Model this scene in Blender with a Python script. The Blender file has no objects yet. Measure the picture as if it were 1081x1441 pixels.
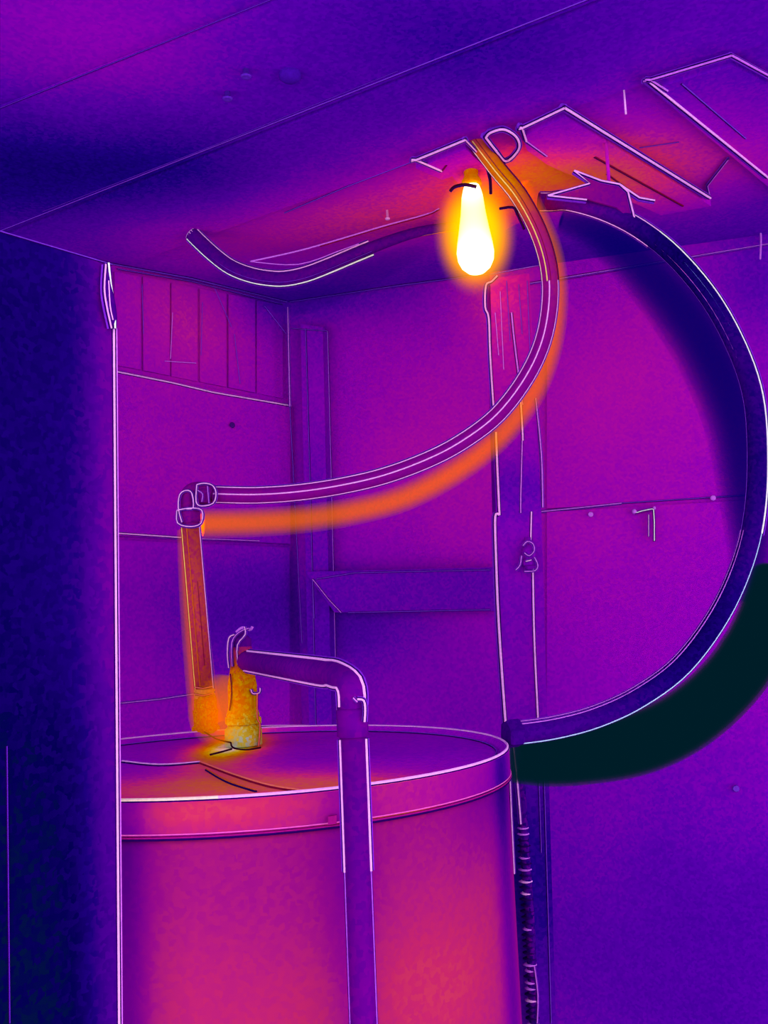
import bpy, bmesh, math, random
from mathutils import Vector, Matrix
random.seed(4)
C = bpy.context.scene.collection
S = bpy.context.scene

# ------------------------------------------------------------------ camera, world, exposure
FPX, W, H = 1355.0, 1081.0, 1441.0
CAMZ = 1.65
pitch, roll = math.radians(7.0), math.radians(-2.4)
F = Vector((0, math.cos(pitch), math.sin(pitch))); R0 = Vector((1, 0, 0)); U0 = Vector((0, -math.sin(pitch), math.cos(pitch)))
RR = R0*math.cos(roll) + U0*math.sin(roll); UU = U0*math.cos(roll) - R0*math.sin(roll)
cam = bpy.data.cameras.new('camera'); co = bpy.data.objects.new('camera', cam); C.objects.link(co)
cam.sensor_fit = 'VERTICAL'; cam.sensor_height = 36; cam.lens = 36*FPX/H
m = Matrix((RR, UU, -F)).transposed().to_4x4(); m.translation = Vector((0, 0, CAMZ)); co.matrix_world = m
cam.clip_start = .02
S.camera = co
world = bpy.data.worlds.new('world'); S.world = world; world.use_nodes = True
bg = world.node_tree.nodes['Background']; bg.inputs[0].default_value = (1, 1, 1, 1); bg.inputs[1].default_value = 2.3
S.view_settings.view_transform = 'Standard'; S.view_settings.look = 'None'
S.view_settings.exposure = 0; S.view_settings.gamma = 1; S.view_settings.use_curve_mapping = False
S.cycles.transparent_max_bounces = 32
S.cycles.max_bounces = 6; S.cycles.diffuse_bounces = 3; S.cycles.volume_bounces = 0
S.cycles.volume_step_rate = 1.0

CP = Vector((0, 0, CAMZ))
def ray(px, py): return (F*FPX + RR*(px - 540.5) + UU*(720.5 - py)).normalized()
def P(px, py, Y): d = ray(px, py); return CP + d*(Y/d.y)
def onz(px, py, z): d = ray(px, py); return CP + d*((z - CAMZ)/d.z)
def onpl(px, py, p0, n): d = ray(px, py); return CP + d*((p0 - CP).dot(n)/d.dot(n))

# ------------------------------------------------------------------ materials (false-colour temperature palette)
def lin(c):
    c /= 255.0
    return c/12.92 if c <= .04045 else ((c + .055)/1.055)**2.4
GAIN = 1.70; ROOM = .80
def alb(rgb, g=None):
    g = GAIN if g is None else g
    return tuple(min(1, lin(c)/g) for c in rgb) + (1,)
PAL = [(0.00, (0, 30, 40)), (.08, (4, 0, 84)), (.18, (32, 0, 128)), (.30, (84, 0, 158)), (.42, (138, 0, 166)), (.52, (172, 14, 152)),
       (.62, (214, 42, 110)), (.72, (244, 92, 50)), (.80, (255, 130, 0)), (.90, (255, 200, 0)), (.96, (255, 240, 90)), (1.0, (226, 241, 238))]
MATS = {}
def base_mat(name):
    mt = bpy.data.materials.new(name); mt.use_nodes = True
    nt = mt.node_tree; nt.nodes.clear()
    out = nt.nodes.new('ShaderNodeOutputMaterial'); d = nt.nodes.new('ShaderNodeBsdfDiffuse')
    nt.links.new(d.outputs[0], out.inputs[0])
    return mt, nt, d, out
def plain(name, rgb, gain=.95):
    if name in MATS: return MATS[name]
    mt, nt, d, _ = base_mat(name); MATS[name] = mt
    tc = nt.nodes.new('ShaderNodeTexCoord'); nz = nt.nodes.new('ShaderNodeTexNoise'); nz.inputs['Scale'].default_value = 260
    nt.links.new(tc.outputs['Object'], nz.inputs['Vector'])
    mx = nt.nodes.new('ShaderNodeMix'); mx.data_type = 'RGBA'
    c = alb(rgb, gain); mx.inputs[6].default_value = tuple(x*.7 for x in c[:3]) + (1,); mx.inputs[7].default_value = tuple(min(1, x*1.25) for x in c[:3]) + (1,)
    nt.links.new(nz.outputs[0], mx.inputs[0]); nt.links.new(mx.outputs[2], d.inputs[0])
    return mt
def thermal(name, base, blobs=(), grain=.055, sc=190, gain=None):
    """base temperature plus warm and cold patches [(centre, (sx, sy, sz), amount)], through the palette"""
    mt, nt, d, _ = base_mat(name); MATS[name] = mt
    N = nt.nodes; L = nt.links
    geo = N.new('ShaderNodeNewGeometry')
    def math_(op, a, b=None):
        n = N.new('ShaderNodeMath'); n.operation = op
        for i, v in enumerate((a, b)):
            if v is None: continue
            if hasattr(v, 'links'): L.new(v, n.inputs[i])
            else: n.inputs[i].default_value = v
        return n.outputs[0]
    def vm(op, a, b):
        n = N.new('ShaderNodeVectorMath'); n.operation = op; L.new(a, n.inputs[0])
        n.inputs[1].default_value = b; return n
    nz = N.new('ShaderNodeTexVoronoi'); nz.distance = 'CHEBYCHEV'; nz.inputs['Scale'].default_value = sc
    L.new(geo.outputs['Position'], nz.inputs['Vector'])
    sep = N.new('ShaderNodeSeparateColor'); L.new(nz.outputs['Color'], sep.inputs[0])
    n2 = N.new('ShaderNodeTexNoise'); n2.inputs['Scale'].default_value = 5; L.new(geo.outputs['Position'], n2.inputs['Vector'])
    t = math_('ADD', math_('MULTIPLY', math_('SUBTRACT', sep.outputs[0], .5), grain), math_('MULTIPLY', math_('SUBTRACT', n2.outputs[0], .5), .07))
    t = math_('ADD', t, base)
    for c, s, a in blobs:
        v = vm('SUBTRACT', geo.outputs['Position'], tuple(c)).outputs[0]
        v = vm('DIVIDE', v, s if hasattr(s, '__len__') else (s, s, s)).outputs[0]
        n = N.new('ShaderNodeVectorMath'); n.operation = 'DOT_PRODUCT'; L.new(v, n.inputs[0]); L.new(v, n.inputs[1])
        t = math_('ADD', t, math_('MULTIPLY', math_('EXPONENT', math_('MULTIPLY', n.outputs['Value'], -1.0)), a))
    cr = N.new('ShaderNodeValToRGB'); L.new(t, cr.inputs[0]); e = cr.color_ramp.elements
    e[0].position = PAL[0][0]; e[0].color = alb(PAL[0][1], gain); e[1].position = 1; e[1].color = alb(PAL[-1][1], gain)
    for p, c in PAL[1:-1]:
        x = e.new(p); x.color = alb(c, gain)
    L.new(cr.outputs[0], d.inputs[0])
    return mt
LINE = plain('pale_edge', (240, 148, 255)); MID = plain('violet_edge', (196, 92, 232)); FAINT = plain('faint_violet_edge', (112, 42, 196))
DARK = plain('dark_edge', (36, 0, 84)); HOT = plain('hot_pale_edge', (255, 196, 110)); MAROON = plain('maroon_edge', (120, 8, 52)); WHT = plain('white_edge', (255, 226, 255))
BRIGHT = (LINE, WHT, MID)
BLUE = plain('blue_edge', (130, 130, 255)); BLACKM = plain('dark_mark', (50, 6, 30)); ORLN = plain('orange_edge', (255, 110, 96))

# ------------------------------------------------------------------ mesh helpers
def mkobj(name, verts, faces, mats, parent=None, midx=None, smooth=False, loc=None):
    og = Vector((0, 0, 0))
    if parent is None:
        xs = [Vector(v) for v in verts]; og = Vector([(min(v[i] for v in xs) + max(v[i] for v in xs))/2 for i in (0, 1)] + [min(v[2] for v in xs)])
    me = bpy.data.meshes.new(name); me.from_pydata([tuple(Vector(v) - og) for v in verts], [], faces); me.update()
    for mm in (mats if isinstance(mats, (list, tuple)) else [mats]): me.materials.append(mm)
    if midx: me.polygons.foreach_set('material_index', midx)
    if smooth: me.polygons.foreach_set('use_smooth', [True]*len(me.polygons))
    o = bpy.data.objects.new(name, me); C.objects.link(o); o.location = og
    if parent is not None:
        o.parent = parent; o.matrix_parent_inverse = Matrix.Translation(-root_loc(parent))
    return o
def root_loc(o):  # world location of a thing; its parts all sit at the world origin
    return Vector(o.location) if o.parent is None else Vector((0, 0, 0))
def thing(name, label, cat, loc, group=None):
    o = bpy.data.objects.new(name, None); C.objects.link(o); o.location = loc; o.empty_display_size = .05
    o['label'] = label; o['category'] = cat
    if group: o['group'] = group
    return o
def tag(o, label=None, cat=None, group=None, kind=None):
    for k, v in (('label', label), ('category', cat), ('group', group), ('kind', kind)):
        if v: o[k] = v
    return o
def smoothpath(pts, n=8):
    pts = [Vector(p) for p in pts]; out = []
    for i in range(len(pts) - 1):
        a = pts[max(0, i-1)]; b = pts[i]; c = pts[i+1]; d = pts[min(len(pts)-1, i+2)]
        for k in range(n):
            t = k/n
            out.append(.5*((2*b) + (c - a)*t + (2*a - 5*b + 4*c - d)*t*t + (3*b - a - 3*c + d)*t**3))
    out.append(pts[-1]); return out
def frames(path):
    T = []
    for i in range(len(path)):
        T.append((path[min(i+1, len(path)-1)] - path[max(i-1, 0)]).normalized())
    u = T[0].orthogonal().normalized(); fr = []
    for t in T:
        u = (u - t*u.dot(t)).normalized(); fr.append((t, u, t.cross(u)))
    return fr
def tube_data(path, rad, seg=10, off=0):
    path = [Vector(p) for p in path]; fr = frames(path); V = []; Fc = []; n = len(path)
    for i, (p, (t, u, v)) in enumerate(zip(path, fr)):
        r = rad(i/(n-1)) if callable(rad) else rad
        for k in range(seg):
            a = 2*math.pi*k/seg; V.append(p + (u*math.cos(a) + v*math.sin(a))*r)
    for i in range(n-1):
        for k in range(seg):
            k2 = (k+1) % seg
            Fc.append((off+i*seg+k, off+i*seg+k2, off+(i+1)*seg+k2, off+(i+1)*seg+k))
    Fc.append(tuple(off+k for k in reversed(range(seg)))); Fc.append(tuple(off+(n-1)*seg+k for k in range(seg)))
    return V, Fc
def tube(name, path, rad, mat, parent=None, seg=16, smooth=True):
    V, Fc = tube_data(path, rad, seg)
    return mkobj(name, V, Fc, mat, parent, smooth=smooth)
def bead(path, r=.0011, mat=None, parent=None, nrm=(0, -1, 0), name='edge_bead', dark=True, side=None):
    """thin pale outline tube added along an edge, backed by a dark tube"""
    path = [Vector(p) for p in path]; r = r*(1.08 if mat in BRIGHT or mat is None else 1.0)
    V, Fc = tube_data(path, r, 6); mi = [0]*len(Fc)
    if dark:
        ns = [Vector(v).normalized() for v in nrm] if isinstance(nrm, list) else [Vector(nrm).normalized()]*len(path)
        tg = [(path[min(i+1, len(path)-1)] - path[max(i-1, 0)]).normalized() for i in range(len(path))]
        ns = [(n - t*n.dot(t)).normalized() if (n - t*n.dot(t)).length > .05 else n for n, t in zip(ns, tg)]
        V2, F2 = tube_data([p - n*r*1.6 for p, n in zip(path, ns)], r*1.95, 6, len(V))
        V += V2; Fc += F2; mi += [1]*len(F2)
        if mat in BRIGHT or mat is None:
            V3, F3 = tube_data([p - n*r*3.6 for p, n in zip(path, ns)], r*2.8, 6, len(V)); V += V3; Fc += F3; mi += [2]*len(F3)
    return mkobj(name, V, Fc, [mat or LINE, DARK if mat not in (HOT, ORLN) else MAROON, plain('fringe_violet', (118, 30, 196))], parent, mi)
def lathe(name, prof, origin, mat, parent=None, seg=40, axis=None, smooth=True, closed=False):
    """prof [(r, z)], revolved about axis (default +Z)"""
    ax = Vector(axis).normalized() if axis is not None else Vector((0, 0, 1)); u = ax.orthogonal().normalized(); v = ax.cross(u)
    V = []; Fc = []; n = len(prof)
    for (r, z) in prof:
        for k in range(seg):
            a = 2*math.pi*k/seg; V.append(Vector(origin) + ax*z + (u*math.cos(a) + v*math.sin(a))*max(r, 1e-5))
    for i in range(n-1):
        for k in range(seg):
            k2 = (k+1) % seg; Fc.append((i*seg+k, i*seg+k2, (i+1)*seg+k2, (i+1)*seg+k))
    if closed:
        for k in range(seg):
            k2 = (k+1) % seg; Fc.append(((n-1)*seg+k, (n-1)*seg+k2, k2, k))
    else:
        Fc.append(tuple(reversed(range(seg)))); Fc.append(tuple((n-1)*seg+k for k in range(seg)))
    return mkobj(name, V, Fc, mat, parent, smooth=smooth)
def prism(name, poly, vec, mat, parent=None):
    """polygon (3D points) extruded along vec"""
    n = len(poly); poly = [Vector(p) for p in poly]; V = poly + [p + Vector(vec) for p in poly]
    Fc = [tuple(range(n)), tuple(reversed(range(n, 2*n)))] + [(i, i+n, (i+1) % n + n, (i+1) % n) for i in range(n)]
    o = mkobj(name, V, Fc, mat, parent)
    bm = bmesh.new(); bm.from_mesh(o.data); bmesh.ops.recalc_face_normals(bm, faces=bm.faces); bm.to_mesh(o.data); bm.free()
    return o
def hexnut(name, c, axis, r, h, mat, parent):
    o = lathe(name, [(r*.9, -h/2), (r, -h*.35), (r, h*.35), (r*.9, h/2)], c, mat, parent, seg=6, axis=axis, smooth=False); return o
def glow_mat(name, absorb, emit, dens, estr):
    mt = bpy.data.materials.new(name); mt.use_nodes = True; nt = mt.node_tree; nt.nodes.clear()
    out = nt.nodes.new('ShaderNodeOutputMaterial'); ab = nt.nodes.new('ShaderNodeVolumeAbsorption'); em = nt.nodes.new('ShaderNodeEmission'); ad = nt.nodes.new('ShaderNodeAddShader')
    ab.inputs[0].default_value = absorb + (1,); ab.inputs[1].default_value = dens
    em.inputs[0].default_value = emit + (1,); em.inputs[1].default_value = estr
    nt.links.new(ab.outputs[0], ad.inputs[0]); nt.links.new(em.outputs[0], ad.inputs[1]); nt.links.new(ad.outputs[0], out.inputs['Volume'])
    return mt

# ------------------------------------------------------------------ the room
corner = P(407, 425, 2.3); CZ = corner.z; HC = CZ - CAMZ
UP = Vector((0, 0, 1))
pl_ = onz(160, 372, CZ); pr_ = onz(1081, 332, CZ)
dl = Vector((corner.x - pl_.x, corner.y - pl_.y, 0)).normalized()       # along the left wall, away from camera
dr = Vector((pr_.x - corner.x, pr_.y - corner.y, 0)).normalized()       # along the right wall, to the right
nl = Vector((dl.y, -dl.x, 0)); nr = Vector((dr.y, -dr.x, 0))            # towards the room
if nr.y > 0: nr = -nr
if nl.x < 0: nl = -nl
def LW(px, py, o=0): return onpl(px, py, corner + nl*o, nl)
def RW(px, py, o=0): return onpl(px, py, corner + nr*o, nr)
def CE(px, py, o=0): return onz(px, py, CZ - o)

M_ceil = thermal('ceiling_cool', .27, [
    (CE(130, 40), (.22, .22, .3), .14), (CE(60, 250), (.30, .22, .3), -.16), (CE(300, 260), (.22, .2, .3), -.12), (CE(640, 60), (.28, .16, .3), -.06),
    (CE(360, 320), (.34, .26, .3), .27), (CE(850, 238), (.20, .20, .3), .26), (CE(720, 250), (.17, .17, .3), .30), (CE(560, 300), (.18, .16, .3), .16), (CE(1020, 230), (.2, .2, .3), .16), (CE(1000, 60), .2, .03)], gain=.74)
M_lw = thermal('left_wall_warm', .40, [(LW(260, 450), (.16, .2, .14), .13), (LW(380, 860), (.26, .3, .17), -.16), (LW(250, 640), (.2, .2, .2), .05), (LW(380, 430), (.12, .12, .08), -.12), (LW(420, 1000), (.25, .3, .1), .03)], gain=ROOM)
M_rw = thermal('right_wall_warm', .36, [(RW(900, 520), (.3, .3, .28), .11), (RW(600, 640), (.25, .3, .30), .12), (RW(500, 860), (.2, .3, .12), -.12), (RW(900, 800), (.35, .3, .3), .07), (RW(480, 450), (.2, .3, .1), .02),
    (RW(950, 1300), (.45, .5, .35), -.06), (RW(1060, 1420), .3, -.05), (RW(700, 400), (.1, .2, .14), .17), (RW(1075, 400), (.12, .3, .2), -.1), (RW(480, 420), (.2, .3, .06), -.1)], gain=ROOM)
M_floor = thermal('floor_cool', .28, [])

def slab(name, a, b, z0, z1, n, th, mat, parent=None):
    """upright slab between plan points a, b; front face on the line a-b, thickness th behind"""
    a = Vector((a.x, a.y, z0)); b = Vector((b.x, b.y, z0))
    return prism(name, [a, b, b + UP*(z1-z0), a + UP*(z1-z0)], -n.normalized()*th, mat, parent)
floor = prism('floor', [(-1.8, -.6, 0), (2.6, -.6, 0), (2.6, 3, 0), (-1.8, 3, 0)], (0, 0, -.05), M_floor); tag(floor, kind='structure')
L1a, L1b = CE(-260, 426), CE(1060, -90)
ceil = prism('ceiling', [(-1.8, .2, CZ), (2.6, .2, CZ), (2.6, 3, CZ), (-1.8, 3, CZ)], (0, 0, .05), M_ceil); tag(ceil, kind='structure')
la = corner - dl*1.75
wl = slab('wall_left', la, corner, 0, CZ, nl, .05, M_lw); tag(wl, kind='structure')
wr = slab('wall_right', corner, corner + dr*2.0, 0, CZ, nr, .05, M_rw); tag(wr, kind='structure')

# ceiling panels (their joints are the long faint lines) and the open edge past which bare boards show
def line_pts(f, a, b, o=0, n=2): return [f(a[0] + (b[0]-a[0])*i/(n-1), a[1] + (b[1]-a[1])*i/(n-1), o) for i in range(n)]
def panel(name, pts, mat, parent, th, f=CE): 
    q = [f(x, y, 0) for x, y in pts]; 
    n = Vector((0, 0, -1)) if f is CE else (nl if f is LW else nr)
    return prism(name, q, n*th, mat, parent)
# panels 6 mm thick below the ceiling
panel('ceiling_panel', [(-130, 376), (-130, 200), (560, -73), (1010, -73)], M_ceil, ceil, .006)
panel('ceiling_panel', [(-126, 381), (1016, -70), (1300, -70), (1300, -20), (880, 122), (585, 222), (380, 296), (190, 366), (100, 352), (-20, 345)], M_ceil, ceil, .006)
def cline(pts, r, mat, o=.0065, parent=None, f=CE, nm='joint_line', dark=True):
    n = (0, -.85, -.52) if f is CE else (nl if f is LW else nr)
    pp = []
    for a, b in zip(pts[:-1], pts[1:]):
        for k in range(4): pp.append(f(a[0] + (b[0]-a[0])*k/4, a[1] + (b[1]-a[1])*k/4, o))
    pp.append(f(*pts[-1], o))
    return bead(pp, r, mat, parent, n, nm, dark)
cline([(0, 325), (830, -2)], .0009, FAINT, parent=ceil)
cline([(-20, 160), (385, -2)], .0006, plain('very_faint_edge', (90, 26, 176)), parent=ceil)
cline([(60, 298), (300, 205), (560, 100)], .0005, plain('very_faint_edge', (90, 26, 176)), parent=ceil)
cline([(400, 300), (490, 262), (585, 226)], .0007, FAINT, parent=ceil)
cline([(0, 325), (60, 350), (160, 372), (270, 392), (404, 425)], .0012, FAINT, o=.003, parent=ceil)
cline([(407, 425), (560, 402), (690, 385)], .0009, FAINT, o=.003, parent=ceil)
# right wall / ceiling junction: two stepped trim lines
trim = bpy.data.objects
tr1 = prism('trim_1', [RW(690, 386), RW(1200, 300), RW(1200, 326), RW(690, 408)], nr*.012, M_rw); tag(tr1, kind='structure')
cline([(690, 386), (1130, 305)], .0009, MID, o=.013, parent=tr1, f=RW)
cline([(690, 408), (1160, 330)], .0007, MID, o=.013, parent=tr1, f=RW)
cline([(720, 362), (780, 352), (1100, 282)], .0008, FAINT, o=.013, parent=tr1, f=RW)
# bare ceiling boards
def board(px, edges, parent=ceil):
    q = [CE(x, y, .007) for x, y in px]
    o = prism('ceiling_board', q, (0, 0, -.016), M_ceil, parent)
    for e, r, mt in edges:
        pp = [CE(x, y, .024) for x, y in e]
        bead(smoothpath(pp, 3) if len(pp) > 2 else pp, r, mt, o, (0, -.85, -.52))
    return o
board([(585, 225), (655, 197), (752, 292), (700, 318), (636, 236), (622, 241)], [([(622, 241), (585, 225), (585, 225.5), (655, 197)], .0017, LINE), ([(655, 197), (690, 233)], .0012, LINE), ([(622, 241), (628, 233)], .001, MAROON)])
board([(735, 180), (795, 152), (1000, 279), (930, 292), (770, 220), (741, 199)], [([(741, 199), (735, 180), (735, 180.5), (795, 152)], .0017, LINE), ([(795, 152), (1000, 279)], .0019, LINE), ([(741, 199), (770, 220)], .001, MID), ([(838, 221), (962, 290)], .0013, MAROON), ([(855, 245), (905, 281)], .001, MAROON)])
board([(915, 112), (1030, 78), (1110, 122), (1150, 300), (1081, 252)], [([(940, 128), (915, 112), (915, 112.5), (1030, 78)], .0014, MID), ([(915, 116), (1081, 250)], .0018, LINE), ([(1030, 78), (1100, 116)], .0014, MID), ([(960, 118), (1050, 195)], .0009, FAINT)])
cline([(900, 208), (956, 200)], .0005, FAINT, parent=ceil); cline([(1000, 279), (996, 262), (1025, 225)], .0009, MID, parent=ceil, o=.007)

# left wall: an upright group of wooden planks above three plain panels
def wpanel(name, pts, f, mat, parent, th=.006): return panel(name, pts, mat, parent, th, f)
for i in range(7):
    x0 = 120 + i*40; x1 = x0 + 37
    yt = lambda x: 384 + (x - 165)*.2; yb = lambda x: 515 + (x - 165)*.2
    wpanel('plank', [(x0, yt(x0)), (x1, yt(x1)), (x1, yb(x1)), (x0, yb(x0))], LW, M_lw, wl, .004 + .0015*(i % 3))
wpanel('wall_panel', [(60, 503), (405, 571), (405, 766), (60, 750)], LW, M_lw, wl, .012)
wpanel('wall_panel', [(60, 756), (405, 771), (405, 1400), (60, 1500)], LW, M_lw, wl, .008)
cline([(160, 522), (240, 538), (300, 552), (410, 571)], .0016, LINE, o=.014, parent=wl, f=LW, nm='edge_bead')
cline([(160, 750), (280, 758)], .0014, LINE, o=.014, parent=wl, f=LW, nm='edge_bead'); cline([(280, 758), (365, 761)], .0009, MID, o=.014, parent=wl, f=LW, nm='edge_bead')
cline([(165, 378), (270, 396), (398, 428)], .0008, FAINT, o=.012, parent=wl, f=LW, nm='edge_bead')
for a, b, mt in (((243, 440), (240, 505), MID), ((285, 425), (283, 500), FAINT), ((232, 508), (276, 511), MID), ((200, 400), (202, 470), FAINT), ((330, 470), (338, 540), FAINT), ((300, 400), (326, 460), FAINT), ((372, 430), (403, 470), FAINT)):
    cline([a, b], .0008, mt, o=.010, parent=wl, f=LW, nm='grain_ridge', dark=False)
cline([(165, 990), (225, 984), (290, 974)], .0009, MID, o=.012, parent=wl, f=LW, nm='edge_bead')
# corner post line
bead([P(405, 432, 2.25), P(408, 572, 2.25)], .0012, MID, wl, (0, -1, 0))
bead([P(408, 572, 2.25), P(425, 905, 2.25)], .0008, FAINT, wl, (0, -1, 0))
# back stud
M_stud = thermal('stud_cool', .335, [(RW(450, 560), (.2, .2, .2), .03), (RW(460, 900), (.2, .2, .2), -.05)], gain=ROOM)
st = prism('wall_stud', [RW(430, 462), RW(461, 466), RW(478, 1180), RW(446, 1180)], nr*.035, M_stud, wr)
for e in (((430, 462), (437, 700), (446, 1100)), ((461, 466), (467, 700), (476, 1100))): cline(list(e), .0009, FAINT if e[0][0] < 450 else plain('soft_violet_edge', (160, 64, 214)), o=.037, parent=wr, f=RW, nm='edge_bead')
cline([(410, 462), (461, 466)], .0007, FAINT, o=.037, parent=wr, f=RW, nm='edge_bead')
# ledge between stud and post, with a bracket under its end
M_ledge = thermal('ledge_cool', .31, [], gain=ROOM)
ld = prism('ledge', [RW(440, 806), RW(700, 800), RW(700, 860), RW(480, 862)], nr*.05, M_ledge, wr)
for e, mt in ((((445, 815), (500, 806), (690, 802)), FAINT), (((490, 862), (690, 858)), FAINT), (((440, 815), (462, 843), (480, 862)), MID), (((440, 815), (442, 870)), FAINT)):
    cline(list(e), .001, mt, o=.052, parent=wr, f=RW, nm='edge_bead')
# right wall panels
wpanel('wall_panel', [(770, 400), (1250, 318), (1250, 686), (770, 716)], RW, M_rw, wr, .006)
wpanel('wall_panel', [(770, 721), (1250, 692), (1250, 1560), (770, 1560)], RW, M_rw, wr, .006)
cline([(740, 722), (820, 714), (875, 708)], .0012, MID, o=.008, parent=wr, f=RW, nm='edge_bead'); cline([(875, 708), (1060, 696)], .0008, FAINT, o=.008, parent=wr, f=RW, nm='edge_bead')

# right post (timber) with rebate step
M_post = thermal('post_warm', .38, [(P(700, 400, 1.7), (.1, .2, .16), .17), (P(715, 560, 1.7), (.1, .2, .12), .05), (P(720, 680, 1.7), (.1, .2, .06), -.08), (P(720, 850, 1.7), .15, -.02), (P(750, 1350, 1.7), .3, -.1), (P(740, 1200, 1.7), .2, -.12)], gain=.95)
PY = 1.72
def PP(px, py, o=0): return onpl(px, py, Vector((0, PY - o, 0)), Vector((0, -1, 0)))
post = prism('wall_post', [PP(690, 392), PP(745, 385), PP(758, 640), PP(762, 720), PP(776, 1210), PP(790, 1700), PP(745, 1700), PP(713, 1040), PP(698, 722), PP(694, 560)], (0, .06, 0), M_post, wr)
def pline(pts, r, mt, o=.002, nm='edge_bead', dark=True): 
    pp = [PP(x, y, o) for x, y in pts]; return bead(smoothpath(pp, 4) if len(pp) > 2 else pp, r, mt, post, (0, -1, 0), nm, dark)
pline([(700, 388), (692, 396), (684, 402), (683, 432), (688, 448), (690, 500), (695, 578)], .0016, LINE)
pline([(698, 608), (700, 660), (703, 725)], .0018, LINE); pline([(703, 725), (697, 727), (698, 780), (702, 880), (713, 1040)], .002, LINE)
pline([(720, 440), (724, 480), (730, 528)], .0015, MID); pline([(733, 566), (735, 600), (736, 620)], .0015, LINE); pline([(728, 528), (736, 570)], .001, MID)
pline([(735, 620), (733, 700), (733, 722)], .001, MID); pline([(754, 560), (762, 640), (764, 714)], .0011, MID)
pline([(748, 720), (747, 760)], .0012, LINE); pline([(750, 800), (752, 900), (758, 1028)], .0015, LINE)
pline([(764, 1030), (769, 1200), (776, 1440)], .0008, FAINT); pline([(757, 1050), (762, 1200)], .0007, FAINT)
for x, y0, y1 in ((704, 410, 520), (713, 395, 480), (730, 400, 470), (742, 395, 520), (697, 440, 500)): pline([(x, y0), (x+5, y1)], .0007, FAINT if x > 710 else MID, dark=False, nm='grain_ridge')

# ------------------------------------------------------------------ door leaf on the left, standing open in front of the heater
e0 = P(158, 372, .86); DZ = e0.z
e1 = onz(0, 325, DZ); dd = Vector((e0.x - e1.x, e0.y - e1.y, 0)).normalized(); nd = Vector((dd.y, -dd.x, 0))
if nd.y > 0: nd = -nd
def DW(px, py, o=0): return onpl(px, py, e0 + nd*o, nd)
M_door = thermal('door_cold', .13, [(DW(158, 700), (.028, .028, 3), .20), (DW(30, 1441), (.16, .16, .3), -.075), (DW(60, 350), (.2, .2, .08), .02), (DW(120, 820), (.05, .05, .2), .04)])
d0 = e0 - dd*.75
door = slab('door_1', d0, e0, .02, DZ, nd, .03, M_door); tag(door, kind='structure')
bead([DW(0, 325, .001), DW(158, 372, .001)], .0005, FAINT, door, nd)
ebx = [e0 + nd*.001 + dd*.0005]
bead([Vector((ebx[0].x, ebx[0].y, DW(160, 462).z)), Vector((ebx[0].x, ebx[0].y, .03))], .0010, LINE, door, nd)
bead([Vector((ebx[0].x, ebx[0].y, DW(160, 462).z)) + dd*.003, Vector((ebx[0].x, ebx[0].y, .03)) + dd*.003], .0006, MID, door, nd)
bead([DW(10, 1050, .001), DW(14, 1440, .001)], .0004, plain('very_faint_edge', (90, 26, 176)), door, nd, 'panel_line')
# latch on the door edge
lt = tube('door_latch', smoothpath([DW(152, 372, .003), DW(150, 400, .004), DW(154, 425, .006), DW(158, 450, .004), DW(160, 462, .002)], 4), lambda t: .0018 + .0035*math.sin(math.pi*min(1, t*.95)), thermal('latch_cool', .28), door)
bead(smoothpath([DW(149, 372, .006), DW(147, 405, .007), DW(150, 430, .009), DW(157, 462, .006)], 4), .0008, LINE, lt, nd)
bead(smoothpath([DW(153, 370, .006), DW(156, 400, .007), DW(161, 430, .009), DW(162, 462, .006)], 4), .0009, WHT, lt, nd)
bead(smoothpath([DW(153, 395, .008), DW(155, 430, .011), DW(159, 450, .008)], 4), .0006, LINE, lt, nd)

# ------------------------------------------------------------------ the water heater
TC = Vector((-.1885, 1.25, 0)); TR = .3325; ZT = CAMZ - .148
heater = thing('water_heater', 'big cylindrical water heater glowing magenta with a flat purple top', 'water heater', (TC.x, TC.y, 0))
hot = onz(325, 1050, ZT - .008)
LZ = ZT - .008
M_top = thermal('heater_top', .41, [(hot, (.05, .17, .05), .60), (onz(250, 1112, LZ), (.24, .13, .1), .22), (onz(320, 1080, LZ), (.06, .18, .1), .12), (onz(430, 1100, LZ), (.10, .09, .1), .09),
    (onz(560, 1109, LZ), (.08, .07, .1), .18), (onz(620, 1050, LZ), (.15, .2, .1), -.04), (onz(230, 1040, LZ), (.1, .1, .1), -.03)], gain=.66)
def TB(px, py):
    d = ray(px, py); ox, oy = CP.x - TC.x, CP.y - TC.y; a = d.x**2 + d.y**2; b = 2*(ox*d.x + oy*d.y); c = ox*ox + oy*oy - TR**2
    q = b*b - 4*a*c
    t = (-b - math.sqrt(max(q, 0)))/(2*a); return CP + d*t
M_body = thermal('heater_body', .54, [(TB(300, 1140), (.13, .1, .022), .10), (TB(640, 1420), (.12, .2, .12), .06), (TB(350, 1430), (.2, .2, .09), .055), (TB(712, 1200), (.012, .2, 1), -.2), (TB(175, 1250), (.022, .2, 1), -.18), (TB(700, 1110), (.06, .2, .06), -.12), (TB(450, 1250), .1, -.02), (TB(492, 1300), (.022, .1, .4), -.1)], grain=.03, gain=1.5)
body = lathe('tank_body', [(TR - .02, .03), (TR - .004, .05), (TR - .003, ZT - .034)], TC, M_body, heater, seg=96)
lidb = lathe('lid', [(TR - .004, ZT - .034), (TR, ZT - .031), (TR, ZT - .002), (TR - .002, ZT), (TR - .006, ZT), (TR - .008, ZT - .003), (TR - .012, ZT - .008), (.001, ZT - .008)], TC, [M_top, M_body], heater, seg=128, smooth=False)
for p in lidb.data.polygons: p.material_index = 1 if abs(p.normal.z) < .6 and p.center.z < ZT - .001 and (Vector((p.center.x, p.center.y, 0)) - TC).length > TR - .003 else 0
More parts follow.
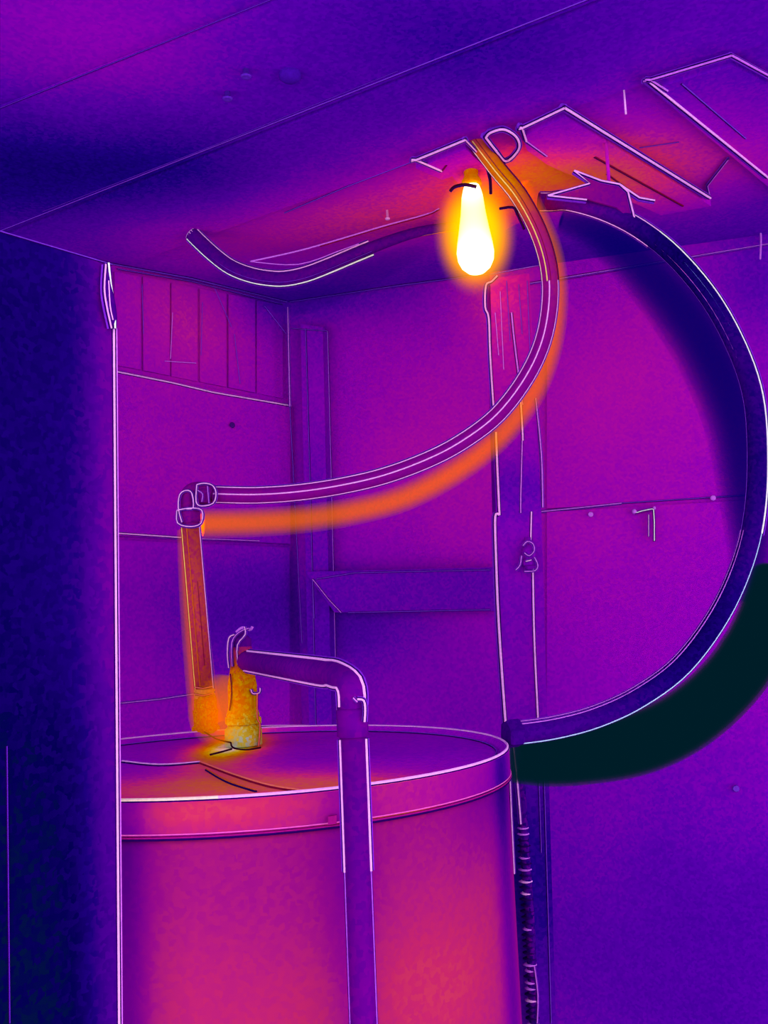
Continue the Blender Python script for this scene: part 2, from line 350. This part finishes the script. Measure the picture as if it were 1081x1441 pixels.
def ring(z, r, rad, mat, parent, nm, off=0, a0=0, a1=2*math.pi, dark=True):
    n = 120; path = [TC + Vector((r*math.cos(a0 + (a1-a0)*k/n), r*math.sin(a0 + (a1-a0)*k/n), z)) for k in range(n+1)]
    V, Fc = tube_data(path, rad, 6); mi = [0]*len(Fc); dk = MAROON if mat in (HOT, ORLN) else DARK
    if dark:
        p2 = [q - Vector((0, 0, rad*1.7)) + (TC + UP*z - q).normalized()*.0 for q in path]; V2, F2 = tube_data(p2, rad*1.3, 6, len(V)); V += V2; Fc += F2; mi += [1]*len(F2)
    return mkobj(nm, V, Fc, [mat, dk], parent, mi)
PEACH = plain('peach_edge', (255, 190, 190))
ring(ZT + .0005, TR - .002, .0015, LINE, heater, 'rim_bead', a0=-1.50, a1=3.9)
ring(ZT + .0005, TR - .002, .0016, PEACH, heater, 'rim_bead', a0=-2.39, a1=-1.50)
ring(ZT - .006, TR - .016, .0006, FAINT, heater, 'inner_rim_line')
ring(ZT - .034, TR + .0002, .0009, plain('seam_violet', (150, 10, 120)), heater, 'lid_seam')
ring(ZT - .031, TR + .0004, .0006, plain('seam_pink', (225, 80, 190)), heater, 'lid_seam', dark=False)
# badge on the lid band beside the front pipe
bd = prism('badge', [TB(462, 1148) + Vector((0, -.001, 0)), TB(474, 1146) + Vector((0, -.001, 0)), TB(474, 1158) + Vector((0, -.001, 0)), TB(462, 1160) + Vector((0, -.001, 0))], (0, -.003, 0), plain('seam_violet', (150, 10, 120)), heater)
# thin cable lying on the heater top
ZL = ZT - .006
def tl(pts, r, mat, nm): 
    pp = smoothpath([onz(x, y, ZL) for x, y in pts], 5); return bead(pp, r, mat, heater, (0, 0, 1), nm)
tl([(172, 1071), (225, 1076), (282, 1072)], .0012, LINE, 'foil_edge')
tl([(282, 1072), (330, 1090), (380, 1105), (425, 1112)], .0013, ORLN, 'foil_edge')
tl([(290, 1082), (320, 1099), (360, 1112)], .0008, plain('rust_edge', (200, 90, 20)), 'foil_edge')
tl([(172, 1042), (225, 1034), (285, 1028)], .0010, MID, 'foil_edge')
tl([(345, 1022), (410, 1021), (474, 1022)], .0012, LINE, 'foil_edge')
# cracked seal around the fittings: dark ring lines
for pts in ([(288, 1030), (305, 1040), (325, 1045)], [(325, 1045), (328, 1052), (345, 1055), (367, 1052)], [(296, 1062), (312, 1058), (326, 1054)]):
    bead(smoothpath([onz(x, y, ZT + .002) for x, y in pts], 4), .0012, BLACKM, heater, (0, 0, 1), 'sealant_line', dark=False)

# -------- hot riser, elbow, hose
M_hot = thermal('hot_metal', .79, [(hot, (.05, .1, .05), .2)], grain=.1, sc=300)
M_riser = thermal('riser_warm', .66, [(P(268, 800, 1.1), (.012, .2, .12), .10), (P(262, 720, 1.1), (.05, .2, .03), -.22), (P(280, 990, 1.1), (.1, .2, .04), .12)], grain=.09, sc=260)
M_fit = thermal('fitting_warm', .46, [(P(265, 740, 1.1), (.03, .2, .02), .2)], grain=.08, sc=300)
rb = onz(290, 1035, ZT - .0075); RY = rb.y
vb = onz(343, 1050, ZT - .0075); VY = vb.y
riser = thing('hot_riser', 'tall warm orange riser pipe leaning out of the left side of the heater top', 'pipe', rb)
sl = .0335*RY  # unused scale guard
q0, q1 = P(288, 978, RY), P(268, 742, RY)
rp = tube('pipe', [q0, q1], .0145, M_riser, riser, 20)
vd = (CP - q0).normalized()
sidev = (q1 - q0).normalized().cross(vd).normalized()
def stripe(path, off, r, mat, parent, lift=.0, nm='edge_bead', dark=True):
    return bead([p + off for p in path], r, mat, parent, vd, nm, dark)
pth = [q0 + (q1-q0)*k/6 for k in range(7)]
if sidev.x < 0: sidev = -sidev
stripe(pth, sidev*.0142 + vd*.004, .0011, LINE, rp); stripe(pth, -sidev*.0140 + vd*.004, .0011, HOT, rp); stripe([p for p in pth], -sidev*.006 + vd*.0138, .0007, plain('rust_edge', (200, 90, 20)), rp, dark=False)
stripe([p for p in pth[1:5]], sidev*.004 + vd*.0142, .0005, MAROON, riser, dark=False)
uh = (q0 - rb).length - .002
lathe('union', [(.0200, 0), (.0225, .002), (.0225, .010), (.0190, .014), (.0205, uh*.6), (.0185, uh*.62), (.0180, uh*.9), (.0150, uh)], rb + UP*.003, M_hot, riser, seg=24)
lathe('threaded_nipple', [(.0158, 0), (.0172, .003), (.0158, .006), (.0172, .009), (.0158, .012), (.0172, .015), (.0158, .018)], P(288, 985, RY), plain('rust_metal', (214, 120, 60)), riser, seg=20)
for yy in (966, 976): bead([P(274, yy+1, RY - .016), P(286, yy+3, RY - .019), P(299, yy, RY - .014)], .0008, ORLN, riser, vd)
# elbow with nuts
el = P(266, 706, RY)
tube('elbow', smoothpath([P(268, 745, RY), P(266, 720, RY), P(264, 703, RY), P(270, 692, RY), P(285, 690, RY), P(300, 694, RY)], 5), .0140, M_fit, riser, 18)
hexnut('nut', P(267, 728, RY), q1 - q0, .0195, .020, M_fit, riser)
hexnut('nut', P(289, 697, RY), Vector((1, 0, 0)), .0190, .018, M_fit, riser)
def loopline(pts, Y, r, mat, parent, closed=True, nm='edge_bead'):
    pp = [P(x, y, Y) for x, y in pts]
    if closed: pp.append(pp[0])
    return bead(smoothpath(pp, 3), r, mat, parent, (0, -1, 0), nm)
loopline([(256, 735), (251, 715), (253, 696), (262, 690), (270, 694), (272, 714), (262, 716)], RY - .020, .0009, LINE, riser, False)
loopline([(249, 718), (250, 736), (268, 741), (283, 736), (284, 718), (268, 715)], RY - .020, .0009, LINE, riser)
loopline([(277, 682), (276, 706), (284, 712), (300, 708), (304, 694), (299, 683), (287, 680)], RY - .020, .0009, LINE, riser)
loopline([(278, 690), (285, 695), (284, 706)], RY - .022, .0006, MID, riser, False); loopline([(292, 684), (294, 708)], RY - .022, .0006, MID, riser, False)

# hose: from the elbow out to the right and up into the ceiling
hole = CE(668, 196); HY = hole.y
hp = [(300, 696, RY), (360, 697, RY), (420, 693, RY), (480, 684, RY+.01), (540, 670, RY+.02), (600, 648, RY+.03), (650, 622, RY+.05), (700, 584, RY+.07), (740, 532, RY+.09), (764, 480, RY+.11), (774, 425, RY+.13), (772, 375, RY+.15), (757, 325, RY+.17), (730, 275, RY+.19), (700, 238, RY+.21)]
HY = CE(668, 196).y; HR = .0132
hp3 = [P(x, y, RY + (HY - RY)*(i/15)**1.3) for i, (x, y, _) in enumerate(hp)] + [CE(668, 196, .0)]
hp3 = smoothpath(hp3, 5)
hose = thing('flexible_hose', 'pale striped flexible hot-water hose curving from the riser elbow up to the ceiling', 'hose', hp3[0])
M_hose = thermal('hose_warm', .46, [(P(700, 250, HY), (.1, .3, .1), .34), (P(785, 420, RY+.13), (.05, .2, .12), .24), (P(740, 320, RY+.16), (.06, .2, .06), .15)], grain=.04)
hb = tube('hose_body', hp3, HR, M_hose, hose, 18)
def outline_beads(path, offs, parent, rad, nm='outline_bead'):  # added outline tubes along hose and pipe sides as seen from the camera
    path = [Vector(p) for p in path]; n = len(path)
    for off, r, mat in offs:
        out = []; vs = []
        for i, p in enumerate(path):
            t = (path[min(i+1, n-1)] - path[max(i-1, 0)]).normalized(); v = (CP - p).normalized(); s = t.cross(v).normalized()
            a = max(-1, min(1, off)); vs.append(v); out.append(p + s*rad*a + v.cross(s).cross(s).normalized()*0 + v*rad*math.sqrt(max(0, 1 - a*a))*1.0)
        bead(out, r, mat, parent, vs, nm, dark=True)
sp = int(len(hp3)*.72)
cool = hp3[:sp]; warm = hp3[sp-1:]
outline_beads(cool, [(-.95, .0011, LINE), (-.1, .0011, LINE), (.95, .0009, LINE)], hb, HR)
outline_beads(warm, [(-.98, .0010, plain('peach_edge', (255, 190, 190))), (-.35, .0011, HOT), (.1, .0008, MAROON), (.98, .0012, MAROON)], hb, HR)
# glow volume added under the hose to imitate its displaced heat band
def layered(name, pts, rad, mats, parent, seg=16):
    pp = smoothpath(pts, 4); o = None
    for q, mm in mats:
        o = tube(name, pp, (lambda t, q=q: rad(t)*q), mm, parent, seg)
WB = glow_mat('warm_band_glow', (1, .88, .0), (1, .19, 0), 15, 3.3)
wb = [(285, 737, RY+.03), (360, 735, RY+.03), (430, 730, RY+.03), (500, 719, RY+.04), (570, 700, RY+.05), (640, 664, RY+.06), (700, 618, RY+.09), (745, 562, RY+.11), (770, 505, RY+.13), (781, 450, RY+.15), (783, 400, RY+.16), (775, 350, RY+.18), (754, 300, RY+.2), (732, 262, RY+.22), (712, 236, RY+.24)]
layered('added_heat_glow', [P(x, y, RY + .03 + (HY + .03 - RY)*(i/15)**1.2) for i, (x, y, _) in enumerate(wb[:-1])], lambda t: .0235 - .006*t, [(1.1, WB), (.92, WB), (.74, WB), (.56, WB), (.38, WB)], hose)
WR = glow_mat('riser_glow', (1, .88, .0), (1, .14, 0), 24, 6)
layered('added_heat_glow', [P(266, 745, RY+.01), P(272, 850, RY+.01), P(284, 975, RY+.01), P(292, 1020, RY+.01)], lambda t: .020 + .008*t, [(1, WR), (.75, WR)], riser)  # soft orange halo around the riser, added as a glowing volume
WF = glow_mat('fitting_glow', (1, .9, 0), (1, .2, 0), 9, 2)
layered('added_heat_glow', [P(318, 950, VY-.01), P(315, 985, VY-.01), P(314, 1020, VY-.02), P(318, 1048, VY-.03)], lambda t: .010 + .032*math.sin(math.pi*min(1, .04 + t*.92)), [(1.2, WF), (1, WF), (.8, WF), (.6, WF), (.4, WF)], riser)  # glowing volume added to spread orange around the fittings
# -------- relief valve with the discharge pipe that runs down the front of the heater
valve = thing('relief_valve', 'short glowing yellow valve body with a lever standing on the heater top', 'valve', vb)
M_valve = thermal('valve_hot', .84, [(hot, (.05, .1, .045), .2), (P(345, 905, VY), (.05, .2, .03), -.3)], grain=.10, sc=260)
zt_ = P(343, 905, VY).z - vb.z
lathe('valve_body', [(.020, 0), (.0265, .002), (.0265, .024), (.022, .028), (.0235, .045), (.0205, .055), (.021, .085), (.016, zt_-.03), (.0165, zt_-.012), (.013, zt_)], vb, M_valve, valve, seg=28)
hexnut('nut', vb + UP*.036, UP, .028, .012, M_valve, valve)
vt = vb + UP*zt_
M_cap = thermal('valve_cap_cool', .34, [], grain=.06)
lathe('bonnet', [(.012, -.012), (.0145, -.008), (.0145, .006), (.010, .010), (.006, .014), (.005, .020)], vt, M_cap, valve, seg=22)
tube('lever', smoothpath([vt + Vector((-.006, -.004, .016)), vt + Vector((.003, -.006, .022)), vt + Vector((.014, -.008, .019)), vt + Vector((.018, -.009, .023))], 4), .0022, MID, valve, 8)
loopline([(322, 940), (320, 920), (322, 898), (330, 893)], VY - .017, .0008, LINE, valve, False)
loopline([(327, 938), (326, 905), (336, 890), (350, 884)], VY - .017, .0007, MID, valve, False)
loopline([(335, 935), (334, 908), (345, 893), (344, 882)], VY - .018, .0007, LINE, valve, False)
loopline([(324, 948), (326, 975), (323, 1000)], VY - .018, .0006, MAROON, valve, False)
loopline([(362, 975), (362, 1010), (366, 1020), (364, 1050)], VY - .020, .0008, ORLN, valve, False); loopline([(353, 970), (356, 976), (365, 975), (366, 968)], VY - .020, .0008, LINE, valve, False)

PYF = .885
M_pipe = thermal('discharge_cool', .345, [(P(340, 930, VY), (.03, .2, .04), .1), (P(490, 1060, PYF), (.06, .1, .1), .03), (P(500, 1440, PYF), (.06, .1, .14), .03)])
dp = thing('discharge_pipe', 'cool purple discharge pipe bending down in front of the heater from the relief valve', 'pipe', Vector((P(490, 1000, PYF).x, PYF, 0)))
e_ = P(489, 952, PYF); s_ = vt + Vector((.004, 0, -.018))
s_ = P(346, 930, VY)
mid = e_ + (s_ - e_)*.14
dn = Vector((e_.x, e_.y, e_.z - .028))
path = smoothpath([s_, s_ + (e_-s_)*.25, s_ + (e_-s_)*.5, s_ + (e_-s_)*.75, mid], 3) + smoothpath([mid, mid.lerp(e_, .55) + Vector((0, 0, -.001)), e_ + Vector((.002, 0, -.009)), dn + Vector((.003, 0, 0))], 5)[1:]
pr = .0118
arm = tube('pipe_arm', path, lambda t: .0150 - .003*t, M_pipe, dp, 18)
# pipe down: true vertical
zb = dn.z
lathe('pipe_drop', [(pr, .02), (pr, zb)], Vector((dn.x+.003, dn.y, 0)), M_pipe, dp, seg=20)
lathe('coupling', [(pr, 0), (pr+.0025, .001), (pr+.0025, .024), (pr, .026)], Vector((dn.x+.003, dn.y, zb - .026)), M_pipe, dp, seg=20)
for off in (-.95, .95):
    pth = [Vector((dn.x+.003, dn.y, zb - .028 - (zb-.05)*k/40)) for k in range(41)]
    hi = [p for p in pth if p.z > ZT - .075]; lo = [p for p in pth if p.z <= ZT - .05]
    outline_beads(hi, [(off, .0010, LINE)], dp, pr+.0005, 'edge_bead')
    outline_beads(lo, [(off, .0006, plain('soft_violet_edge', (160, 64, 214)))], dp, pr+.0005, 'edge_bead')
n_ = len(path)
for off in (-1, 1):
    out = []
    for i, p in enumerate(path[1:-1]):
        rr = .0150 - .003*(i+1)/(n_-1); t = (path[min(i+2, n_-1)] - path[i]).normalized(); v = (CP - p).normalized(); sd = t.cross(v).normalized(); out.append(p + (sd*off*.90 + sd.cross(t)*(.44 if sd.cross(t).dot(v) > 0 else -.44))*rr*1.03)
    bead(out, .0013 if off < 0 else .0011, LINE, arm, [(CP - p).normalized() for p in out])
loopline([(503, 984), (512, 986), (514, 1000), (513, 1016)], PYF - .016, .0009, LINE, dp, False); loopline([(497, 982), (503, 988)], PYF - .016, .0007, MID, dp, False)

# ------------------------------------------------------------------ cold hose, the big loop on the right
CYc = 1.42
ch = [(700, 214), (728, 262), (752, 279), (800, 283), (850, 297), (900, 322), (950, 362), (1000, 422), (1038, 492), (1060, 560), (1066, 640), (1062, 720), (1046, 790), (1012, 865), (960, 935), (900, 980), (840, 1008), (780, 1024), (722, 1032)]
c3 = [P(x, y, 1.62 - .34*i/(len(ch)-1)) for i, (x, y) in enumerate(ch)]
c3 = [P(758, 284, 1.62), P(775, 284, 1.615)] + c3[3:]
c3 = smoothpath(c3, 5)
M_cold = thermal('cold_hose', .25, [(P(800, 290, 1.6), (.16, .2, .08), .14), (P(950, 370, 1.5), (.12, .3, .12), -.12), (P(1065, 640, 1.45), (.1, .2, .15), -.06), (P(1000, 900, 1.3), (.14, .3, .12), -.12), (P(760, 1030, 1.3), (.1, .2, .05), .02)], grain=.06, sc=220)
ct = thing('cold_hose', 'dark cold-water hose making the wide loop at the far right down to the heater', 'hose', c3[-1])
cbd = tube('hose_body', c3, lambda t: .0155 - .001*t, M_cold, ct, 18)
n1 = int(len(c3)*.27); n2 = int(len(c3)*.62)
outline_beads(c3[1:n1], [(-.95, .0012, LINE), (.95, .0012, LINE)], cbd, .0152); outline_beads(c3[n1-1:n2], [(-.95, .0014, WHT), (-.3, .0007, BLUE), (.35, .0007, MID), (.95, .0006, FAINT)], cbd, .015)
outline_beads(c3[n2-1:], [(-.95, .0010, plain('ice_edge', (170, 190, 255))), (.7, .0009, MID), (.95, .0007, MID)], cbd, .0148)
hexnut('nut', c3[-1], c3[-2] - c3[-1], .019, .02, M_cold, ct)
# added dark volumes that imitate a displaced cold band along the loop
CB = glow_mat('added_cold_band', (.0, .0, .25), (.02, 0, 1), 10, .95); CB2 = glow_mat('deep_cold_tint', (0, .0, .0), (0, .6, 1), 46, .95)
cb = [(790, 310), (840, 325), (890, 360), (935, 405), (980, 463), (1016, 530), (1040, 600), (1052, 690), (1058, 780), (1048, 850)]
layered('added_cold_band', [P(x, y, 1.60 - .014*i) for i, (x, y) in enumerate(cb)], lambda t: .010 + .034*math.sin(math.pi*min(1, .05 + t*.9))**.8, [(1.3, CB), (1.1, CB), (.9, CB), (.7, CB), (.5, CB)], ct)
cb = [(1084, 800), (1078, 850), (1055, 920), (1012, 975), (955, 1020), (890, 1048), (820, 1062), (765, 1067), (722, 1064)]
layered('added_cold_band', [P(x, y, 1.46 - .015*i) for i, (x, y) in enumerate(cb)], lambda t: .020 + .016*min(1, t*4) - .008*max(0, t-.6)/.4, [(1.25, CB2), (1.12, CB2), (1.0, CB2), (.85, CB2)], ct)

# ------------------------------------------------------------------ lamp hanging under the ceiling
LY = CE(664, 224).y
bt = P(664, 262, LY)
lamp = thing('hanging_bulb', 'bright white pear-shaped light bulb hanging in an orange glow', 'light bulb', Vector((bt.x, bt.y, CZ)))
M_sock = thermal('socket_hot', .86, [(bt + UP*.06, .04, -.1)], grain=.05)
zc = CZ
sk = lathe('socket', [(.026, zc), (.026, zc-.006), (.014, zc-.010), (.012, bt.z+.018), (.017, bt.z+.010), (.018, bt.z+.003), (.012, bt.z+.001)], Vector((bt.x, bt.y, 0)), M_sock, lamp, seg=28)
bm_ = bpy.data.materials.new('lit_bulb'); bm_.use_nodes = True; nt = bm_.node_tree; nt.nodes.clear()
o_ = nt.nodes.new('ShaderNodeOutputMaterial'); em = nt.nodes.new('ShaderNodeEmission'); em.inputs[0].default_value = (lin(226), lin(241), lin(238), 1); em.inputs[1].default_value = 5.0; nt.links.new(em.outputs[0], o_.inputs[0])
L_ = bt.z - P(664, 386, LY).z
prof = [(.012, 0), (.0145, -.006), (.017, -.015), (.020, -.04), (.0245, -.065), (.0285, -.085), (.0300, -.097), (.0285, -.108), (.023, -.118), (.014, -.125), (.004, -.128)]
LS = LY/1.38; prof = [(r*.93*LS, z*L_/.128) for r, z in prof]
lathe('bulb_glass', prof, bt, bm_, lamp, seg=36)
# bulb halo: added volume whose emission thins out with distance from the glass
gm = bpy.data.materials.new('bulb_halo_glow'); gm.use_nodes = True; nt = gm.node_tree; nt.nodes.clear(); N = nt.nodes; Lk = nt.links
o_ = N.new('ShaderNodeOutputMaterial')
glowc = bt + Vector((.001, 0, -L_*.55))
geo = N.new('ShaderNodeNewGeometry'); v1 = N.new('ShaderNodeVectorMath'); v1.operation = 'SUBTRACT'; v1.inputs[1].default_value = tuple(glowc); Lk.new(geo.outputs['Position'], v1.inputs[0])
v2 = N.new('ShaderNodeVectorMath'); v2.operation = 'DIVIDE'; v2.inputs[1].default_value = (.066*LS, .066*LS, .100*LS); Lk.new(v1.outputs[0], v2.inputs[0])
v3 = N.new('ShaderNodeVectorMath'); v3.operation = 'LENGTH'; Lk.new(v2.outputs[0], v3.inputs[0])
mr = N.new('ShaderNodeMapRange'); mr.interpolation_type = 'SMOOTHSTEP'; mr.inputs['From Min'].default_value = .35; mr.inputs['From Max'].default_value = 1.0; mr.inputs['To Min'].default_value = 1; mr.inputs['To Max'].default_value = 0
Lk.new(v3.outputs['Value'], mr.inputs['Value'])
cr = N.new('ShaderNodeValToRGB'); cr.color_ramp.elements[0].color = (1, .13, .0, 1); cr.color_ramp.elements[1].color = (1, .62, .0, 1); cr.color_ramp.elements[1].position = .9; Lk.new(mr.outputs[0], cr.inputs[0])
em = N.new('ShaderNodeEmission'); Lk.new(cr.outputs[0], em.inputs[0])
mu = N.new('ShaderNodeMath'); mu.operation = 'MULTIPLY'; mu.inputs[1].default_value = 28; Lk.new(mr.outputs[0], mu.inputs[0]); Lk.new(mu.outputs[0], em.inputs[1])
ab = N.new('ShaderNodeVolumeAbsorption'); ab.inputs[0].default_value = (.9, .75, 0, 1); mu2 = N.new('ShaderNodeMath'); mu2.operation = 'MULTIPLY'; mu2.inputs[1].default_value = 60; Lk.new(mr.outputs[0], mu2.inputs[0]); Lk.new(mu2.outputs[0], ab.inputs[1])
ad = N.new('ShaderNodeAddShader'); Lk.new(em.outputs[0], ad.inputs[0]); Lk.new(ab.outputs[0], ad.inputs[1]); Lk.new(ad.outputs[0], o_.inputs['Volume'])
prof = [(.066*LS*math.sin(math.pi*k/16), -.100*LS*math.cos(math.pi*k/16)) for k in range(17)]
lathe('added_heat_glow', prof, glowc, gm, lamp, seg=32)
loopline([(634, 268), (640, 262), (655, 259), (671, 262)], LY - .05, .0016, BLACKM, lamp, False, 'socket_rim')
loopline([(686, 236), (690, 252), (691, 272)], LY - .06, .0014, BLACKM, lamp, False, 'bare_wire'); loopline([(703, 293), (722, 291), (728, 300), (738, 322)], LY - .06, .0012, BLACKM, lamp, False, 'bare_wire')

# small ceiling hardware
hgA = CE(700, 184)
ds = thing('pipe_strap', 'small D-shaped pipe strap on the ceiling between two bare boards', 'strap', hgA)
Z = .03
dpts = [(684, 194), (690, 187), (708, 182), (724, 190), (731, 202), (728, 214), (712, 227), (698, 212), (684, 194)]
dp3 = smoothpath([CE(x, y, Z) for x, y in dpts], 4)
o = bead(dp3, .0018, LINE, ds, (0, -.85, -.52), 'loop')
for x, y in ((708, 182), (728, 214)): tube('screw', [CE(x, y, .0), CE(x, y, Z)], .002, MID, ds, 8)
br = thing('torn_bracket', 'bent pointed metal bracket beside the top of the cold hose', 'bracket', CE(840, 262))
bp = [(771, 275), (831, 258), (808, 240), (846, 254), (872, 258), (886, 272), (893, 307), (884, 306), (868, 292), (826, 280)]
b3 = [P(x, y, 1.52) for x, y in bp]
prism('plate', b3, (0, .004, 0), thermal('bracket_warm', .44, [(P(800, 250, 1.52), .05, .14)]), br)
for e in ([(771, 275), (830, 258), (808, 240), (809, 240), (846, 254), (872, 259), (884, 270), (893, 307)], [(872, 259), (900, 278), (922, 282)], [(771, 275), (826, 281)]):
    bead([P(x, y, 1.517) for x, y in e], .0014, LINE, br, (0, -1, 0))
tube('hanger_rod', [P(858, 268, 1.524), Vector((P(858, 268, 1.524).x, 1.524, CZ))], .003, M_ceil, br, 8)

# cable sagging below the ceiling at the left
KY = CE(270, 324).y - .01
kp = [CE(268, 327)] + [P(x, y, KY) for x, y in [(284, 343), (304, 361), (325, 376), (350, 386), (375, 391), (400, 392), (430, 386), (462, 374), (500, 358), (545, 340), (590, 326), (640, 318)]] 
kp[0] = P(270, 329, KY); kp.append(P(668, 312, KY)); kp = smoothpath(kp, 4)
KR = .0128*KY/1.6
M_cab = thermal('cable_cool', .32, [(P(640, 310, 1.6), (.12, .2, .06), .42), (P(290, 345, 1.6), (.05, .2, .05), .05)], grain=.05)
cab = thing('sagging_hose', 'short dark hose with an open end sagging below the ceiling at upper left', 'hose', kp[0])
cbl = tube('hose_body', kp, lambda t: KR if t < .55 else KR - .016*(t-.55), M_cab, cab, 14)
kk = int(len(kp)*.74)
outline_beads(kp[:kk], [(-.95, .0014, LINE), (.95, .0015, WHT), (.45, .0005, FAINT)], cbl, KR); 
outline_beads(kp[kk-1:], [(.95, .0008, ORLN)], cab, .009)
lathe('end_cap', [(.0125, -.002), (.0145, -.001), (.0145, .004), (.0125, .005)], kp[0], LINE, cab, seg=18, axis=kp[1]-kp[0])
w1 = smoothpath([P(x, y, KY - .02) for x, y in [(352, 368), (420, 353), (480, 336), (540, 318), (598, 302)]] + [CE(618, 293)], 4)
wire = thing('lamp_cable', 'thin cable edged in pink running above the sagging hose towards the bulb', 'cable', w1[0])
tube('wire', w1, .0016, MID, wire, 8); bead([p + Vector((0, -.002, -.004)) for p in w1[6:]], .0010, MAROON, wire, (0, -1, 0), 'wire_edge', dark=False)
w2 = smoothpath([P(x, y, KY - .02) for x, y in [(352, 368), (420, 372), (480, 352), (505, 343)]], 4); tube('wire', w2, .001, MID, wire, 8)
# absorbing volume added as a dark band below the sagging hose
CB3 = glow_mat('chill_tint', (.1, .0, .6), (.02, 0, 1), 10, .35)
tube('added_cold_band', smoothpath([P(x, y, KY + .04) for x, y in [(300, 385), (360, 412), (420, 420), (480, 400), (560, 365), (600, 350)]], 5), lambda t: .036*math.sin(math.pi*(.08+.84*t)), CB3, cab, 16)

# ------------------------------------------------------------------ small things on walls and ceiling
def screw(px, py, f, r, label, mt=MID, group='screws in the walls'):
    p = f(px, py, .0); n = Vector((0, 0, -1)) if f is CE else (nl if f is LW else nr)
    o = lathe('screw', [(r*.5, 0), (r*.5, .016), (r, .0165), (r*.8, .019), (r*.3, .0175)], p, mt, None, seg=12, axis=n)
    return tag(o, label, 'screw', group)
screw(322, 600, LW, .007, 'small round screw head on the left wall below the sloping joint', plain('screw_dark', (70, 10, 120)))
screw(832, 725, RW, .006, 'screw head just under the right wall joint, left of the hook')
screw(1003, 702, RW, .006, 'screw head on the right wall joint, right of the hook')
screw(1035, 1108, RW, .007, 'lone screw head low on the right wall below the cold loop', FAINT)
screw(545, 296, CE, .005, 'tiny pale screw head in the ceiling left of the bulb', LINE, 'ceiling screws')
screw(346, 92, CE, .008, 'smaller faint screw head just left of the largest ceiling screw', plain('very_faint_edge', (90, 26, 176)), 'three faint screws in the dark ceiling')
screw(320, 124, CE, .008, 'faint screw head lowest of the three in the dark ceiling', plain('very_faint_edge', (90, 26, 176)), 'three faint screws in the dark ceiling')
kn = lathe('screw', [(.012, 0), (.016, .004), (.016, .012), (.012, .016), (.005, .018)], CE(408, 98), plain('knob_violet', (64, 8, 150)), None, seg=18, axis=(0, 0, -1)); tag(kn, 'round faint violet screw head on the dark ceiling, largest of three', 'screw', 'three faint screws in the dark ceiling')
hk = thing('wall_hook', 'bright right-angled metal hook on the right wall', 'hook', RW(920, 716))
bar = smoothpath([RW(893, 721, .018), RW(897, 722, .018), RW(903, 720, .018), RW(918, 717, .018)], 3) + [RW(920, 718, .018), RW(921, 735, .018), RW(921, 762, .018)]
tube('bar', bar, .0032, thermal('hook_warm', .42), hk, 10)
bead([p + nr*.004 + UP*.001 for p in bar], .0010, WHT, hk, nr); bead([RW(913, 724, .021), RW(913, 755, .021)], .0008, LINE, hk, nr)
lathe('eye', [(.004, 0), (.005, .003), (.005, .022), (.003, .024)], RW(893, 721, 0), MID, hk, seg=12, axis=nr); lathe('eye', [(.003, 0), (.003, .02)], RW(921, 716, 0), MID, hk, seg=10, axis=nr)
nb = tube('ceiling_nail', [CE(878, 122, 0), CE(878, 122, 0) - UP*.045], .0015, LINE, None, 8); tag(nb, 'thin pale nail hanging from the ceiling between two bare boards', 'nail')
tk = thing('ceiling_hook', 'small pale screw hook below the wall top at far right', 'hook', RW(1072, 318))
tube('shank', smoothpath([RW(1070, 316, 0), RW(1069, 318, .02), RW(1071, 335, .022), RW(1070, 365, .022)], 4), .002, MID, tk, 8)
tube('shank', [RW(1041, 284, 0), RW(1042, 292, .02)], .004, MID, tk, 8)
sn = thing('small_valve', 'little lumpy shut-off valve on the post at mid height', 'valve', PP(744, 780))
lathe('valve_body', [(.004, -.03), (.009, -.024), (.010, -.008), (.013, 0), (.010, .01), (.006, .014), (.006, .03)], PP(744, 780, .012), M_post, sn, seg=16)
hexnut('nut', PP(744, 792, .012), UP, .015, .010, M_post, sn)
def pl2(pts, par, r=.0009, mt=LINE, o=.028): 
    pp = [PP(x, y, o) for x, y in pts]; bead(smoothpath(pp, 3) if len(pp) > 2 else pp, r, mt, par, (0, -1, 0))
pl2([(736, 768), (742, 762), (750, 765), (752, 775), (745, 782), (738, 778)], sn, mt=MID); pl2([(734, 782), (732, 795), (726, 802)], sn, mt=MID); pl2([(752, 784), (757, 795), (753, 803), (738, 804)], sn, mt=MID); pl2([(740, 790), (748, 788)], sn, mt=LINE)
# corrugated gas connector beside the heater
gp = [PP(726, 1040, .02), PP(733, 1110, .02), PP(737, 1170, .02), PP(741, 1230, .02), PP(746, 1300, .02), PP(752, 1441, .02), PP(760, 1640, .02)]
gs = thing('gas_connector', 'thin corrugated metal connector running down along the right side of the heater', 'pipe', gp[-1])
M_gas = thermal('connector_cool', .27, [], grain=.2, sc=200)
tube('tube', smoothpath(gp, 5), .008, M_gas, gs, 12)
for i in range(34):
    t = i/33; a = PP(736 + 14*t, 1165 + 190*t*1.45, .02); rr = .0098 + .003*random.random()
    o = lathe('corrugation', [(.007, -.002), (rr, 0), (.007, .002)], a, (MID if random.random() < .25 else (LINE if random.random() < .12 else DARK)), gs, seg=10)
pl2([(722, 1045), (728, 1100), (733, 1160)], gs, .0013, LINE, .031); pl2([(716, 1048), (720, 1150), (724, 1230)], gs, .0010, LINE, .035)
pl2([(752, 1360), (757, 1400), (756, 1440)], gs, .0009, MID, .031)
